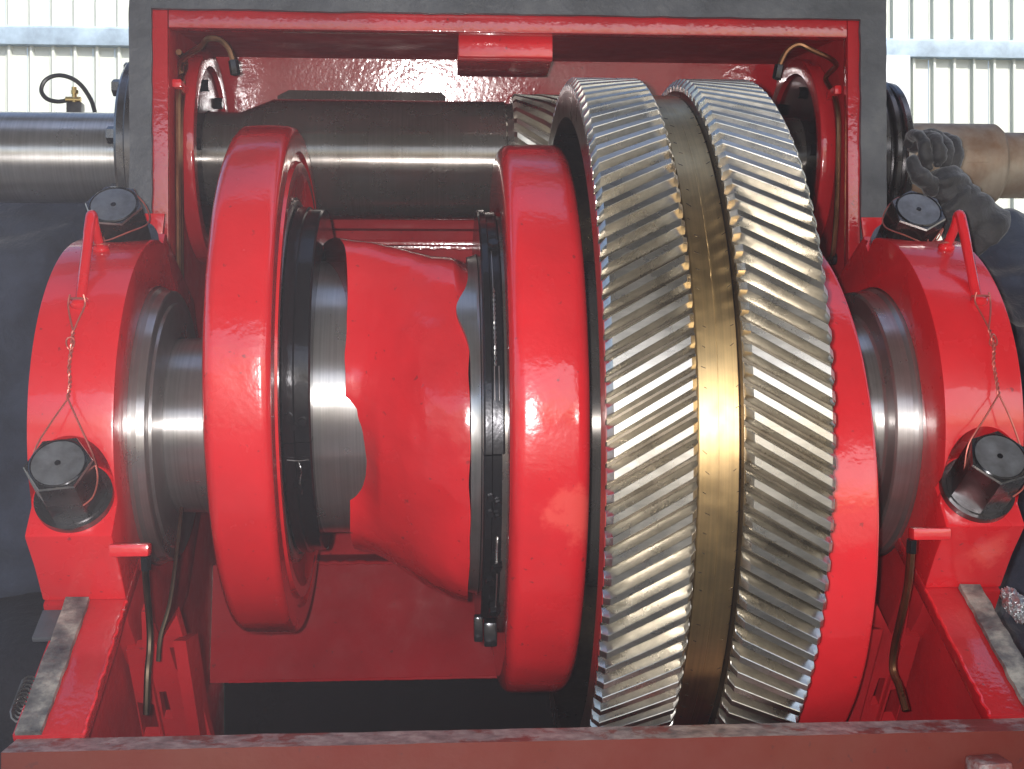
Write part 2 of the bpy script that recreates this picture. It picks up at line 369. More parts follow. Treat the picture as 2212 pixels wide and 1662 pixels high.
# ================================================================ FRAME
frame = thing('pump_frame', 'open red painted steel gear housing with worn grey gasket round its rim', 'machine housing', (MX, 2.3, -1.0))
def side_outline():
    pts = [(1.76, -1.0), TH(-.64, SP-.008)]
    y, z = TH(-.234, SP-.008); pts.append((y, z))
    a0 = math.atan2(z-AZ, y-AY) % (2*PI); a1 = 2*PI+math.acos((2.41-AY)/.252)
    for k in range(1, 33):
        a = a0+(a1-a0)*k/32; pts.append((AY+.252*math.cos(a), AZ+.252*math.sin(a)))
    pts += [(2.41, .775), (3.0, .84), (3.0, -1.0)]
    return pts
hole = [(PY+.2*math.cos(2*PI*k/64), PZ+.2*math.sin(2*PI*k/64)) for k in range(64)]
for s in (0, 1):
    f = (lambda x: x) if not s else mir
    X = lambda a, b: tuple(sorted((f(a), f(b))))
    xa, xb = X(-.578, -.525)
    part('side_plate', prism(side_outline(), xa, xb, [hole], bev=.004), m_red_dull, frame)
    # lower rim flange on the split plane and its gasket
    fx = lambda a, b, d: P3(a, b, d)[:]
    def slab(x0, x1, t0, t1, h0, h1, bev=.003):
        bm = bm_new(); x0, x1 = sorted((x0, x1))
        vs = [bm.verts.new(P3(x, t, h)) for x in (x0, x1) for t in (t0, t1) for h in (h0, h1)]
        bmesh.ops.convex_hull(bm, input=vs)
        bmesh.ops.dissolve_limit(bm, angle_limit=.01, verts=bm.verts, edges=bm.edges)
        if bev: bevel(bm, bev)
        return bm
    part('rim_flange', slab(f(-.598), f(-.4985), -.643, -.05, SP-.026, SP), m_red_in, frame)
    # weld bead on the flange edge
    bead = [P3(f(-.4995)+random.uniform(-.0015, .0015), -.643+.275*k/30, SP-.001+random.uniform(-.001, .001)) for k in range(31)]
    part('weld_bead', tube(bead, lambda t: .0028+.0004*math.sin(t*77), 6, 2), m_red, frame)
    gm = slab(f(-.591), f(-.555), -.645, -.367, SP+.002, SP+.010, 0)
    bmesh.ops.subdivide_edges(gm, edges=[e for e in gm.edges if abs((e.verts[0].co-e.verts[1].co).normalized().dot(TV)) > .9], cuts=34)
    for v in gm.verts:
        if True: v.co.x += .0022*noise.noise(v.co*40); v.co += HV*.003*noise.noise(v.co*31)
    part('gasket_strip', gm, m_gasket2 if s == 0 else m_gasket2, frame, label='worn pale grey gasket strip near the front plate')
    # tab of the gasket
    if s == 0:
        tb = slab(-.622, -.592, -.455, -.392, SP-.003, SP+.006, .002); part('gasket_tab', tb, m_gasket, frame)
        bm = bm_new()
        for k in range(7):
            c0 = P3(-.600, -.598+.008*k, SP)
            tube([c0+Vector((.012*math.cos(a), .004*math.sin(a), .014*math.sin(a))) for a in [2*PI*j/10 for j in range(11)]], .0022, 5, 1, bm, smooth=False)
        part('rope_coil', bm, m_bolt, frame)
    else:
        bm = bm_new(); bmesh.ops.create_icosphere(bm, subdivisions=4, radius=1)
        c = P3(.935, -.43, SP+.02)
        for v in bm.verts:
            n_ = noise.fractal(v.co*2.7+Vector((3, 1, 2)), .8, 2.2, 4)
            q = v.co*(1+.35*n_); v.co = c+Vector((.016*q.x, 0, 0))+TV*(.036*q.y)+HV*(.016*q.z)
        part('sealant_lump', bm, m_silver, frame, smooth=20)
    # upright rim: flange + gasket
    gx0, gx1, wx = (-.597, -.556, -.526) if s == 0 else (.911, .860, .836)
    a, b = sorted((gx0, wx)); part('rim_flange', box(a, b, 2.402, 2.430, .02, .800, bev=.003), m_red_in, frame)
    a, b = sorted((gx0, gx1)); gm = box(a-.001, b+.001, 2.390, 2.400, -.02, .812 if s else .835)
    bmesh.ops.subdivide_edges(gm, edges=[e for e in gm.edges if abs(e.verts[0].co.z-e.verts[1].co.z) > .3], cuts=60)
    for v in gm.verts: v.co.x += .0016*noise.noise(v.co*30+Vector((s*9, 0, 0)))+.0008*noise.noise(v.co*90)
    part('gasket_strip', gm, m_gasket, frame, label='dark grey upright gasket strip')
    # bearing saddle under the split plane
    xa, xb = (-.6304, -.4985) if s == 0 else (.8128, .9435)
    out = [TH(-.372, SP-.002), TH(-.372, -.14), TH(-.34, -.26), TH(-.22, -.36), TH(0, -.41), TH(.25, -.34), TH(.38, SP-.002)]
    st = [TH(.253*math.cos(a), .253*math.sin(a)) for a in [PI*2-.38-(PI-.76)*k/24 for k in range(25)]]
    part('bearing_saddle', prism(out+st, xa+.001, xb-.001, bev=.004), m_red_dull, frame)
    # pedestal web seen under the cap, square to the split plane, with its cut-outs
    w = [(-.492, -.14), (-.466, -.135), (-.458, -.06), (-.452, -.06), (-.4427, -.134), (-.405, -.066), (-.392, -.20), (-.378, -.36), (-.372, -.62), (-.492, -.62)]
    h1 = [(-.49, -.255), (-.462, -.262), (-.462, -.335), (-.49, -.335)]
    h2 = [(-.452, -.232), (-.441, -.232), (-.437, -.295), (-.452, -.295)]
    h3 = [(-.424, -.135), (-.417, -.135), (-.412, -.20), (-.420, -.18)]
    bm = prism(w, -.43, -.41, [h1, h2, h3], bev=.0, fn=lambda a, b, d: (f(a*1.045), *[q*1.045 for q in TH(d, b)]))
    part('pedestal_web', bm, m_red_dull, frame)
    # partition set back behind the web
    part('partition', prism([TH(-.41, -.14), TH(-.33, -.20), TH(-.33, -.75), TH(-.41, -.75)], *X(-.423, -.403)), m_red_dull, frame)
    bm = prism([(-.463, -.15), (-.459, -.15), (-.447, -.60), (-.451, -.60)], -.441, -.4302, fn=lambda a, b, d: (f(a*1.045), *[q*1.045 for q in TH(d, b)]))
    part('stiffener_rib', bm, m_red_dull, frame)
    # black bearing carrier standing in the side plate's hole
    xx = (-.60, -.500) if s == 0 else (.814, .90)
    part('hole_boss', lathe(ringprof(*X(-.5245, -.492), .2, .232, .005), PY, PZ, 96), m_red_in, frame)
    part('bearing_carrier', lathe(ringprof(xx[0], xx[1], .105, .198, .006), PY, PZ, 96), m_black, frame)
    for k in range(3):
        a = math.radians(60+60*k); xi = -.500 if s == 0 else .814
        part('carrier_bolt', hexprism((xi, PY+.165*math.cos(a), PZ+.165*math.sin(a)), (1 if s == 0 else -1, 0, 0), (0, 1, 0), .013, .012), m_black, frame)
# top rim, hood sheets
part('rim_flange', box(-.525, .835, 2.402, 2.430, .704, .748, bev=.003), m_red_in, frame)
gm = box(-.555, .859, 2.388, 2.399, .737, .83)
bmesh.ops.subdivide_edges(gm, edges=[e for e in gm.edges if abs(e.verts[0].co.x-e.verts[1].co.x) > .3], cuts=120)
for v in gm.verts: v.co.z += .0018*noise.noise(v.co*14)+.0012*noise.noise(v.co*40)
part('gasket_strip', gm, m_gasket, frame, label='dark grey gasket strip across the top rim')
part('top_sheet', prism([(2.431, .712), (2.431, .728), (2.97, .808), (2.97, .792)], -.523, .835), m_red_dull, frame)
part('rear_sheet', box(-.523, .835, 2.95, 2.966, -.42, .588), m_red_dull, frame)
part('upper_rear_sheet', prism([(2.948, .588), (2.962, .592), (2.914, .790), (2.900, .786)], -.523, .835), m_red_in, frame)
part('lower_rear_sheet', prism([(2.846, -.420), (2.948, -.412), (2.948, -.428), (2.858, -.436), (2.812, -.686), (2.797, -.682)], -.523, .835), m_red_floor, frame)
part('rear_ledge', box(-.523, .835, 2.90, 2.948, .335, .349, bev=.003), m_red_in, frame)
part('rear_rail', box(-.523, .835, 2.905, 2.948, .375, .398, bev=.004), m_red_dull, frame)
part('bottom_sheet', box(-.523, .835, 1.66, 3.0, -1.0, -.985), m_red_dull, frame)
part('rear_lower_sheet', box(-.523, .835, 2.985, 3.0, -.985, -.70), m_black, frame)  # black in its colour for the unlit depth of the sump
for k, (x0, z) in enumerate(((-.2, -.418), (-.2, .334))):
    bead = [(-.48+1.26*i/120, 2.944 if k else 2.846, z+random.uniform(-.002, .002)) for i in range(121)]
    part('weld_bead', tube(bead, .005, 6, 1), m_red_in, frame)
bead = [(-.48+1.26*i/120, 2.798+random.uniform(-.002, .002), -.680) for i in range(121)]
part('weld_bead', tube(bead, .004, 6, 1), m_red_in, frame)
br = prism([(2.46, .735), (2.46, .690), (2.47, .665), (2.60, .665), (2.60, .75)], .044, .240, bev=.005)
part('top_bracket', br, m_red_in, frame)
part('bracket_plate', prism([(2.448, .712), (2.448, .668), (2.459, .664), (2.459, .712)], .046, .238, bev=.003), m_red, frame)
part('dark_plate', prism([(-.380, .694), (-.353, .708), (.012, .707), (.023, .696), (.02, .60), (-.38, .60)], 2.915, 2.935, fn=lambda a, b, d: (a, d, b)), m_shaft, frame)  # dark flat trapezoid in front of the rear sheet
# front plate: its top edge is bare and chipped
bm = box(-.592, 1.35, 1.672, 1.734, -1.1, -.497)
bmesh.ops.subdivide_edges(bm, edges=[e for e in bm.edges if abs(e.verts[0].co.x-e.verts[1].co.x) > .3], cuts=160)
for f_ in bm.faces: f_.material_index = 1 if f_.normal.z > .9 else 0
for v in bm.verts:
    if v.co.z > -.7: v.co.z += .0007*noise.noise(v.co*25); v.co.y += .0009*noise.noise(v.co*33)
part('front_plate', bm, None, frame, mats=[m_oxide, m_edge], label='dull oxide red front plate with a chipped bare top edge')
part('lifting_lug', prism([(.748, -.529), (.797, -.527), (.803, -.63), (.742, -.63)], 1.625, 1.671, fn=lambda a, b, d: (a, d, b), bev=.006), m_edge, frame)
# oil tubes on the side plates
def tubes_left():
    part('oil_tube', tube([(-0.516, 2.452, -0.053), (-0.516, 2.450, 0.328), (-0.516, 2.446, 0.401), (-0.516, 2.448, 0.462), (-0.516, 2.448, 0.527), (-0.516, 2.456, 0.598), (-0.516, 2.520, 0.662), (-0.516, 2.454, 0.670)], .0062, 8, 6), m_copper, frame)
    part('oil_tube', tube([(-0.516, 2.469, -0.053), (-0.516, 2.467, 0.311), (-0.516, 2.468, 0.406), (-0.516, 2.465, 0.470), (-0.516, 2.470, 0.546), (-0.516, 2.494, 0.609), (-0.516, 2.480, 0.658), (-0.470, 2.437, 0.676), (-0.451, 2.420, 0.688), (-0.428, 2.420, 0.686), (-0.410, 2.420, 0.668), (-0.402, 2.420, 0.645)], .0062, 8, 6), m_copper, frame)
    part('tube_nut', hexprism((-0.402, 2.420, 0.645), (0.15, 0, -1), (1, 0, 0), .010, .028), m_black, frame)
    part('tube_clip', box(-.525, -.506, 2.432, 2.51, .594, .611, bev=.004), m_red, frame)
    part('tube_clip', box(-.525, -.512, 2.51, 2.535, .591, .614, bev=.004), m_red, frame)
tubes_left()
part('oil_tube', tube([(0.829, 2.499, 0.262), (0.829, 2.478, 0.269), (0.829, 2.456, 0.336), (0.829, 2.446, 0.406), (0.829, 2.440, 0.478), (0.829, 2.440, 0.555), (0.829, 2.467, 0.603), (0.829, 2.520, 0.651), (0.829, 2.454, 0.665), (0.766, 2.420, 0.683), (0.740, 2.420, 0.693), (0.716, 2.420, 0.680), (0.700, 2.420, 0.650)], .0055, 8, 6), m_copper, frame)
part('tube_nut', hexprism((0.700, 2.420, 0.650), (-.2, 0, -1), (1, 0, 0), .010, .028), m_black, frame)
part('tube_clip', box(.822, .837, 2.44, 2.50, .598, .617, bev=.004), m_red, frame)
part('tube_grommet', lathe([(.828, .0), (.828, .013), (.837, .013)], 2.485, .262, 20), m_black, frame)
# lubrication lugs on the saddles and the tubes that hang from them
part('oil_lug', box(-.498, -.438, 1.857, 1.883, -.260, -.240, bev=.005), m_red, frame)
part('oil_tube', tube([(-.446, 1.868, -.262), (-.450, 1.895, -.313), (-.450, 1.915, -.375), (-.450, 1.915, -.411), (-.450, 1.90, -.449), (-.452, 1.90, -.51)], .0055, 8, 6), m_tube2, frame)
part('tube_nut', hexprism((-.446, 1.868, -.260), (0, .15, -1), (1, 0, 0), .009, .022), m_black, frame)
part('oil_tube', tube([(-.418, 2.0, -.20), (-.420, 1.93, -.33), (-.432, 1.91, -.39), (-.436, 1.91, -.43)], .0035, 8, 6), m_tube2, frame)
part('oil_lug', box(.750, .812, 1.857, 1.883, -.249, -.229, bev=.005), m_red, frame)
part('tube_nut', hexprism((.752, 1.868, -.248), (0, .15, -1), (1, 0, 0), .009, .022), m_black, frame)
part('oil_tube', tube([(.752, 1.872, -.262), (.755, 1.893, -.324), (.755, 1.922, -.382), (.755, 1.950, -.435), (.755, 1.958, -.476), (.757, 1.935, -.50), (.760, 1.915, -.533)], .0065, 8, 6), m_copper, frame)

# ================================================================ BEARING CAPS
def bearing_cap(s):
    sx = 1 if s == 0 else -1
    xa, xb = (-.6304, -.4985) if s == 0 else (.8128, .9435)
    R = .336 if s == 0 else .345
    lab = ('red bearing cap with lifting handle at the left, beside the navy jacket' if s == 0 else
           'red bearing cap with lifting handle at the right, below the gloved hand')
    c = thing('bearing_cap', lab, 'bearing cap', P3((xa+xb)/2, 0, -.026), 'bearing caps over the crankshaft ends')
    hs = .188; tc = math.sqrt(R*R-hs*hs); ha = math.asin(hs/R)
    pts = [TH(-.365, SP), TH(-.368, -.02), TB(-.332, hs), TB(-tc, hs)]
    for k in range(1, 49):
        a = PI-ha-(PI-2*ha)*k/48; pts.append(TB(R*math.cos(a), R*math.sin(a)))
    pts += [TB(.300, hs), TB(.320, .10), TH(.37, .06), TH(.37, SP)]
    e0 = math.asin(-SP/.252)
    pts += [TH(.252*math.cos(a), .252*math.sin(a)) for a in [-e0+(PI+2*e0)*k/48 for k in range(49)]]
    bm = prism(pts, xa, xb, bev=.0045)
    xm = (xa+xb)/2 + (.0 if s == 0 else .0)
    for tq in (-.267, .267):
        bm = boolean(bm, cylinder(PB(xm, tq, hs), PB(xm, tq, hs+.4), .066, 48))
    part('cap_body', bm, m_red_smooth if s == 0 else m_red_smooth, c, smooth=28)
    # lifting handle: steep upper leg, long lower leg
    hx = -.569 if s == 0 else .900
    def on(aw, r): return Vector((hx, AY+r*math.cos(aw), AZ+r*math.sin(aw)))
    a1, a2 = math.radians(143), math.radians(115.5)
    f1 = on(a1, R-.004); f2 = on(a2, R-.004); ap = on(math.radians(119.5), R+.074)
    hp = [f1, f1.lerp(ap, .3), f1.lerp(ap, .6), f1.lerp(ap, .86), f1.lerp(ap, .97)+Vector((0, .003, .001)), ap.lerp(f2, .10)+Vector((0, .004, .002)), ap.lerp(f2, .25), ap.lerp(f2, .6), f2]
    part('lifting_handle', tube(hp, .0085, 12, 6), m_red, c)
    for a_ in (a1, a2):
        q = on(a_, R+.001); bm = bm_new()
        bmesh.ops.create_uvsphere(bm, u_segments=16, v_segments=8, radius=.015, matrix=Matrix.Translation(q) @ Matrix.Diagonal((1, 1, .7, 1)))
        part('handle_weld', bm, m_red, c)
    # two cap bolts
    bolts = []
    for t, h, H, rot in ((-.267, hs, .092, .12 if s == 0 else .30), (.267, hs, .092, -.10 if s == 0 else PI/6+.06)):
        b0 = PB(xm, t, h)
        Rh = .051
        bo = part('cap_bolt', hexprism(b0+VH*.014, VH, (1, 0, 0), Rh, H, rot=rot, ch=.035), None, c, smooth=20, mats=[m_bolt, m_bolt_edge])
        top = b0+VH*(.014+H)
        part('bolt_face', cylinder(top, top+VH*.0012, Rh*.76, 40), m_boltface, bo)
        d = bm_new(); tube([top+VH*.001+Vector((Rh*.80*math.cos(q), 0, 0))+VT*(Rh*.80*math.sin(q)) for q in [2*PI*k/40 for k in range(41)]], .0017, 4, 1, d, smooth=False)
        part('turned_groove', d, m_black, bo)
        part('centre_mark', cylinder(top+VH*.001, top+VH*.0022, .0045, 16), m_black, bo)
        w = bm_new(); cylinder(b0+VH*.0005, b0+VH*.013, .0595, 48, w)
        bevel(w, .003); part('washer', w, m_bolt, bo)
        w = cylinder(b0+VH*.0131, b0+VH*.0155, .052, 48); part('bolt_collar', w, m_bolt, bo)
        bolts.append((b0, top, Rh))
    # locking wire: foot of the handle to the lower bolt, twisted in the middle
    foot = on(a1, R+.004)
    b0, top, Rh = bolts[0]
    w = bm_new()
    J1 = on(math.radians(153), R+.010); J2 = on(math.radians(171.5), R+.018)
    J1.x = hx+.002*sx; J2.x = hx+.006*sx
    for d_ in (-1, 1):
        tube([foot+Vector((d_*.0105, -.012, .012)), foot+Vector((d_*.013, -.012, -.004)), foot.lerp(J1, .55)+Vector((d_*.007, -.006, 0)), J1], .0015, 6, 4, w)
    tube([foot+Vector((.014*math.cos(q), -.004+.012*math.sin(q), .006)) for q in [2*PI*k/12 for k in range(13)]], .0017, 6, 1, w, smooth=False)
    mid = [on(math.radians(a_), R+.012+.003*math.sin(a_)) for a_ in (153, 158, 163, 167, 171.5)]
    for i, m_ in enumerate(mid): m_.x = J1.x+(J2.x-J1.x)*i/4+.0015*math.sin(i*2.2)
    mid[0] = J1; mid[-1] = J2
    twisted(mid, .0014, 7, w, .0018)
    kn = on(math.radians(157), R+.016); kn.x = J1.x
    tube([kn+Vector((.006*math.cos(q), .003*math.sin(q*2), .010*math.sin(q))) for q in [2*PI*k/12 for k in range(13)]], .0013, 5, 1, w, smooth=False)
    eL = top-VH*.006-Vector((Rh*.80, 0, 0))+VT*(Rh*.52); eR = top-VH*.010+Vector((Rh*.88, 0, 0))+VT*(Rh*.42)
    tube([J2, J2.lerp(eL, .5)+VH*.004, eL, eL-VT*.03-VH*.03-Vector((.004, 0, 0))], .0014, 6, 5, w)
    tube([J2, J2.lerp(eR, .5)+VH*.004, eR, eR-VT*.030-VH*.014+Vector((.009, 0, 0)), eR-VT*.052-VH*.034+Vector((.002, 0, 0)), eR-VT*.062-VH*.045-Vector((.014, 0, 0))], .0015, 6, 5, w)
    part('locking_wire', w, m_wire, c, label='twisted reddish wire from the handle foot to the lower bolt')
    # upper wire: loop round the upper bolt head, down to the upper foot
    b0, top, Rh = bolts[1]; foot = on(a2, R+.006)
    w = bm_new(); lp = []
    for k in range(15):
        q = math.radians(200+ (300 if s == 0 else 300)*k/14) if s == 0 else math.radians(340-300*k/14)
        lp.append(top-VH*(.030+.010*math.sin(k))+Vector((Rh*1.06*math.cos(q), 0, 0))+VT*(Rh*1.06*math.sin(q)))
    start = top-VH*.036-VT*(Rh*1.25)+Vector((-.012*sx, 0, 0))
    tube([start]+lp[:]+[start], .0015, 6, 3, w)
    twisted([start, start.lerp(foot, .4)-Vector((0, .012, .004)), foot+Vector((0, -.014, .004))], .0014, 4, w, .0019)
    tube([foot+Vector((.014*math.cos(q), -.004+.013*math.sin(q), .002)) for q in [2*PI*k/12 for k in range(13)]], .0017, 6, 1, w, smooth=False)
    part('locking_wire', w, m_wire, c, label='reddish wire looped round the upper bolt head')
    # bearing ring standing proud of the inner face
    e = -1 if s == 0 else 1
    if s == 0:
        pr = [(-.60, .16), (-.60, .2505), (-.4985, .2505), (-.494, .2505), (-.487, .246), (-.4745, .244), (-.4725, .240), (-.4725, .222), (-.468, .220), (-.4640, .200), (-.4640, .16), (-.60, .16)]
    else:
        pr = [(.90, .15), (.90, .2505), (.8128, .2505), (.808, .2505), (.801, .246), (.775, .243), (.772, .238), (.772, .205), (.768, .200), (.735, .196), (.732, .190), (.732, .15), (.90, .15)]
    part('bearing_ring', lathe(pr, AY, AZ, 128), m_steel, c, smooth=20)
    # corner plate standing behind the upper bolt
    kf = (lambda x: x) if s == 0 else mir
    part('corner_tab', prism([(kf(-.575), .25), (kf(-.575), .322), (kf(-.507), .322), (kf(-.513), .27)], 2.285, 2.293, fn=lambda a, b, d: (a, d, b), bev=.002), m_red, c)
    return c
for s in (0, 1): bearing_cap(s)

# ================================================================ CRANKSHAFT
crank = thing('crankshaft', 'red cast crankshaft with polished steel journals between the bearing caps', 'crankshaft', (MX, AY, AZ))
part('main_journal', lathe([(-.60, 0), (-.60, .152), (-.478, .152), (-.474, .157), (-.40, .160), (-.36, .166), (-.33, .166), (-.33, 0)], AY, AZ, 96), m_steel, crank)
part('main_journal', lathe([(.92, 0), (.92, .150), (.70, .150), (.60, .155), (.60, 0)], AY, AZ, 96), m_steel, crank)
part('steel_journal', lathe([(-.245, 0), (-.245, .255), (-.160, .255), (-.156, .2545), (-.119, .2540), (-.119, 0)], 2.295, -.022, 128), m_steel, crank)
# cast body blending from one throw to the next, with a ridge along its upper front
def cast_body():
    bm = bm_new(); N = 160; M = 34; rows = []
    for j in range(M+1):
        s = j/M; x = -.154+(.052+.154)*s
        e = s*s*(3-2*s)
        ys = 2.300*(1-e)+AY*e; zs = -.030*(1-e)+AZ*e; R = .266+.029*e
        if s > .88: R -= .0
        row = []
        for i in range(N):
            a = 2*PI*i/N
            r = R
            d = (a-math.radians(118)+PI) % (2*PI)-PI          # ridge of the casting, up and toward the front
            r += (.040*(1-s)**1.2+.018)*math.exp(-(d/.30)**2)*(1 if s < .9 else (1-s)/.1)
            d2 = (a-math.radians(247)+PI) % (2*PI)-PI
            r += (.016+.014*s)*math.exp(-(d2/.5)**2)
            d3 = (a-math.radians(205)+PI) % (2*PI)-PI         # scooped where the machined face shows
            r -= .050*math.exp(-(d3/.34)**2)*max(0, 1-s*3.7)
            r += .004*noise.noise(Vector((x*14, math.cos(a)*3, math.sin(a)*3)))+.0016*noise.noise(Vector((x*50, math.cos(a)*12, math.sin(a)*12)))
            xe = x - max(0, 1-s*5)*.055*math.exp(-(((a-math.radians(102)+PI) % (2*PI)-PI)/.26)**2) + (.0025*noise.noise(Vector((5, math.cos(a)*3, math.sin(a)*5))) if j in (0, M) else 0)
            row.append(bm.verts.new((xe, ys+r*math.cos(a), zs+r*math.sin(a))))
        rows.append(row)
    for j in range(M):
        for i in range(N): bm.faces.new((rows[j][i], rows[j][(i+1) % N], rows[j+1][(i+1) % N], rows[j+1][i]))
    bm.faces.new(rows[0][::-1]); bm.faces.new(rows[-1]); bmesh.ops.recalc_face_normals(bm, faces=bm.faces); return bm
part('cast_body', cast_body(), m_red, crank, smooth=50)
# steel fillet between casting and the retainer ring: wider at the top
def fillet():
    bm = bm_new(); N = 160; rows = []
    for j in range(5):
        row = []
        for i in range(N):
            a = 2*PI*i/N; d = (a-math.radians(140)+PI) % (2*PI)-PI
            w = .016+.022*math.exp(-(d/.16)**2)+.0012*noise.noise(Vector((math.cos(a)*5, math.sin(a)*9, 3)))
            x = (.070-w) if j < 2 else .070
            r = (.285, .306, .309, .312, .29)[j]
            if j == 2: x = .066
            row.append(bm.verts.new((x, AY+r*math.cos(a), AZ+r*math.sin(a))))
        rows.append(row)
    for j in range(4):
        for i in range(N): bm.faces.new((rows[j][i], rows[j][(i+1) % N], rows[j+1][(i+1) % N], rows[j+1][i]))
    bmesh.ops.recalc_face_normals(bm, faces=bm.faces); return bm
part('steel_collar', fillet(), m_steel, crank)
part('eccentric', lathe([(-.355, 0), (-.355, .345), (-.262, .345), (-.262, 0)], 2.325, .0107, 96), m_shaft, crank)
part('eccentric', lathe([(.10, 0), (.10, .38), (.22, .38), (.22, 0)], AY, AZ, 96), m_shaft, crank)
part('gear_hub', lathe([(.222, 0), (.222, .30), (.345, .30), (.345, 0)], AY, AZ, 96), m_shaft, crank)
part('gear_hub', lathe([(.43, 0), (.43, .30), (.60, .30), (.60, 0)], AY, AZ, 96), m_shaft, crank)

# retainer rings, built of segments with bolts and lock wires
def retainer(xa, xb, yc, zc, R, ri, nseg, off, bolts, lab):
    root = thing('retainer_ring', lab, 'retaining ring', (xa, yc, zc), 'retaining rings on the crankshaft')
    for k in range(nseg):
        a0 = off+2*PI*k/nseg+.004; a1 = off+2*PI*(k+1)/nseg-.004; dr = .0025*((k*7) % 3-1)
        pr = [(xa, ri), (xa, R+dr-.003), (xa+.003, R+dr), ((xa+xb)/2-.004, R+dr), ((xa+xb)/2-.002, R+dr-.004), (xb-.003, R+dr-.004), (xb, R+dr-.007), (xb, ri)]
        bm = lathe(pr+[pr[0]], yc, zc, 24, a0=a0, a1=a1); part('ring_segment', bm, m_black, root)
        for q in (.35, .65):
            pass
    for (x, a, r_, hgt) in bolts:
        a = math.radians(a); n_ = Vector((0, math.cos(a), math.sin(a)))
        part('ring_bolt', hexprism(Vector((x, yc, zc))+n_*(R-.004), n_, (1, 0, 0), r_, hgt, ch=.12, rot=.3), None, root, mats=[m_black, m_black])
    return root
ra = retainer(-.258, -.209, 2.325, .0107, .330, .25, 5, math.radians(199), [(-.245, 191, .008, .010), (-.222, 192.5, .008, .010), (-.236, 194, .006, .008), (-.235, 214, .009, .012)],
              'black oiled retaining ring beside the left red disc')
rb = retainer(.071, .104, AY+.002, AZ+.004, .388, .30, 6, math.radians(186), [(.082, 196, .006, .008), (.094, 197.5, .006, .008), (.082, 200, .006, .008), (.094, 201, .006, .008), (.093, 131, .010, .016), (.093, 214, .009, .016), (.084, 219, .008, .012), (.093, 230, .010, .018)],
              'black oiled retaining ring beside the middle red disc')
w = bm_new()
def onb(x, a, r): a = math.radians(a); return Vector((x, AY+r*math.cos(a), AZ+r*math.sin(a)))
tube([onb(.089, a, .389) for a in (131, 134, 137, 141, 145)], .0010, 5, 3, w)
twisted([onb(.090, a, .390) for a in (145, 150, 155, 160, 165)], .0010, 8, w, .0013)
tube([onb(.088, a, .389) for a in (165, 168, 171, 173)], .0009, 5, 3, w); tube([onb(.095, a, .389) for a in (165, 168, 171, 173)], .0009, 5, 3, w)
twisted([onb(.092, a, .391) for a in (205, 208, 211, 213)], .0010, 5, w, .0013)
tube([onb(.094, a, .390) for a in (216, 220, 224, 229)], .0010, 5, 3, w)
part('locking_wire', w, m_brightwire, rb, label='thin twisted steel wire along the ring')
w = bm_new(); q = lambda x, a: Vector((x, 2.325+.332*math.cos(math.radians(a)), .0107+.332*math.sin(math.radians(a))))
tube([q(-.25, 204), q(-.232, 204.3), q(-.214, 204)], .0009, 5, 3, w); twisted([q(-.231, 205), q(-.228, 208), q(-.232, 212), q(-.229, 216)], .001, 6, w)
part('locking_wire', w, m_bolt, ra)
part('clamp_block', box(.074, .096, 1.945, 1.99, -.425, -.385, bev=.004), m_black, rb)
part('clamp_block', box(.058, .073, 1.950, 1.975, -.418, -.376, bev=.004), m_black, rb)

# ================================================================ ECCENTRIC STRAPS (the big red discs)
def strap(label, yc, zc, R, xl, xr, ri, lip=True, fl=.022, fr=.016, rim_steel=None):
    root = thing('eccentric_strap', label, 'eccentric strap', ((xl+xr)/2, yc, zc), 'red eccentric straps on the crankshaft')
    n = 6; p = [(xl+.004, ri), (xl, ri+.03), (xl, R-fl*1.4)]
    for k in range(1, n+1):
        a = PI/2*k/n; p.append((xl+fl-fl*math.cos(a), R-fl*1.4+fl*1.4*math.sin(a)))
    w = (xr-xl-fl-fr)
    for k in range(1, 4): p.append((xl+fl+w*k/4, R+.0008*math.sin(PI*k/4)))
    for k in range(0, n+1):
        a = PI/2*k/n; p.append((xr-fr+fr*math.sin(a), R-fr+fr*math.cos(a)))
    if lip:
        p += [(xr, R-.030), (xr+.001, R-.045), (xr-.006, R-.050), (xr-.006, R-.062), (xr+.003, R-.066), (xr+.003, R-.085), (xr-.004, R-.092), (xr-.012, ri)]
    else: p += [(xr, R-.06), (xr-.004, R-.075), (xr-.01, ri)]
    p.append(p[0])
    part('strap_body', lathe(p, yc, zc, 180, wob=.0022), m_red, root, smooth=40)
    if rim_steel:
        part('bore_liner', lathe(ringprof(rim_steel[0], rim_steel[1], rim_steel[2], rim_steel[3], .003), yc, zc, 128), m_steel, root)
    return root
strap('left red disc, the narrowest and highest, beside the left bearing cap', 2.325, .0107, .4747, -.3611, -.2545, .335, True, rim_steel=(-.33, -.2585, .331, .340))
strap('middle red disc with a bright glare near its top, just left of the toothed gear', 2.229, -.0603, .4955, .1058, .2236, .385, False, fr=.02)
strap('right red disc, lowest of the three, mostly hidden behind the toothed gear', 2.2485, -.2041, .482, .556, .6628, .20, False, fr=.008)

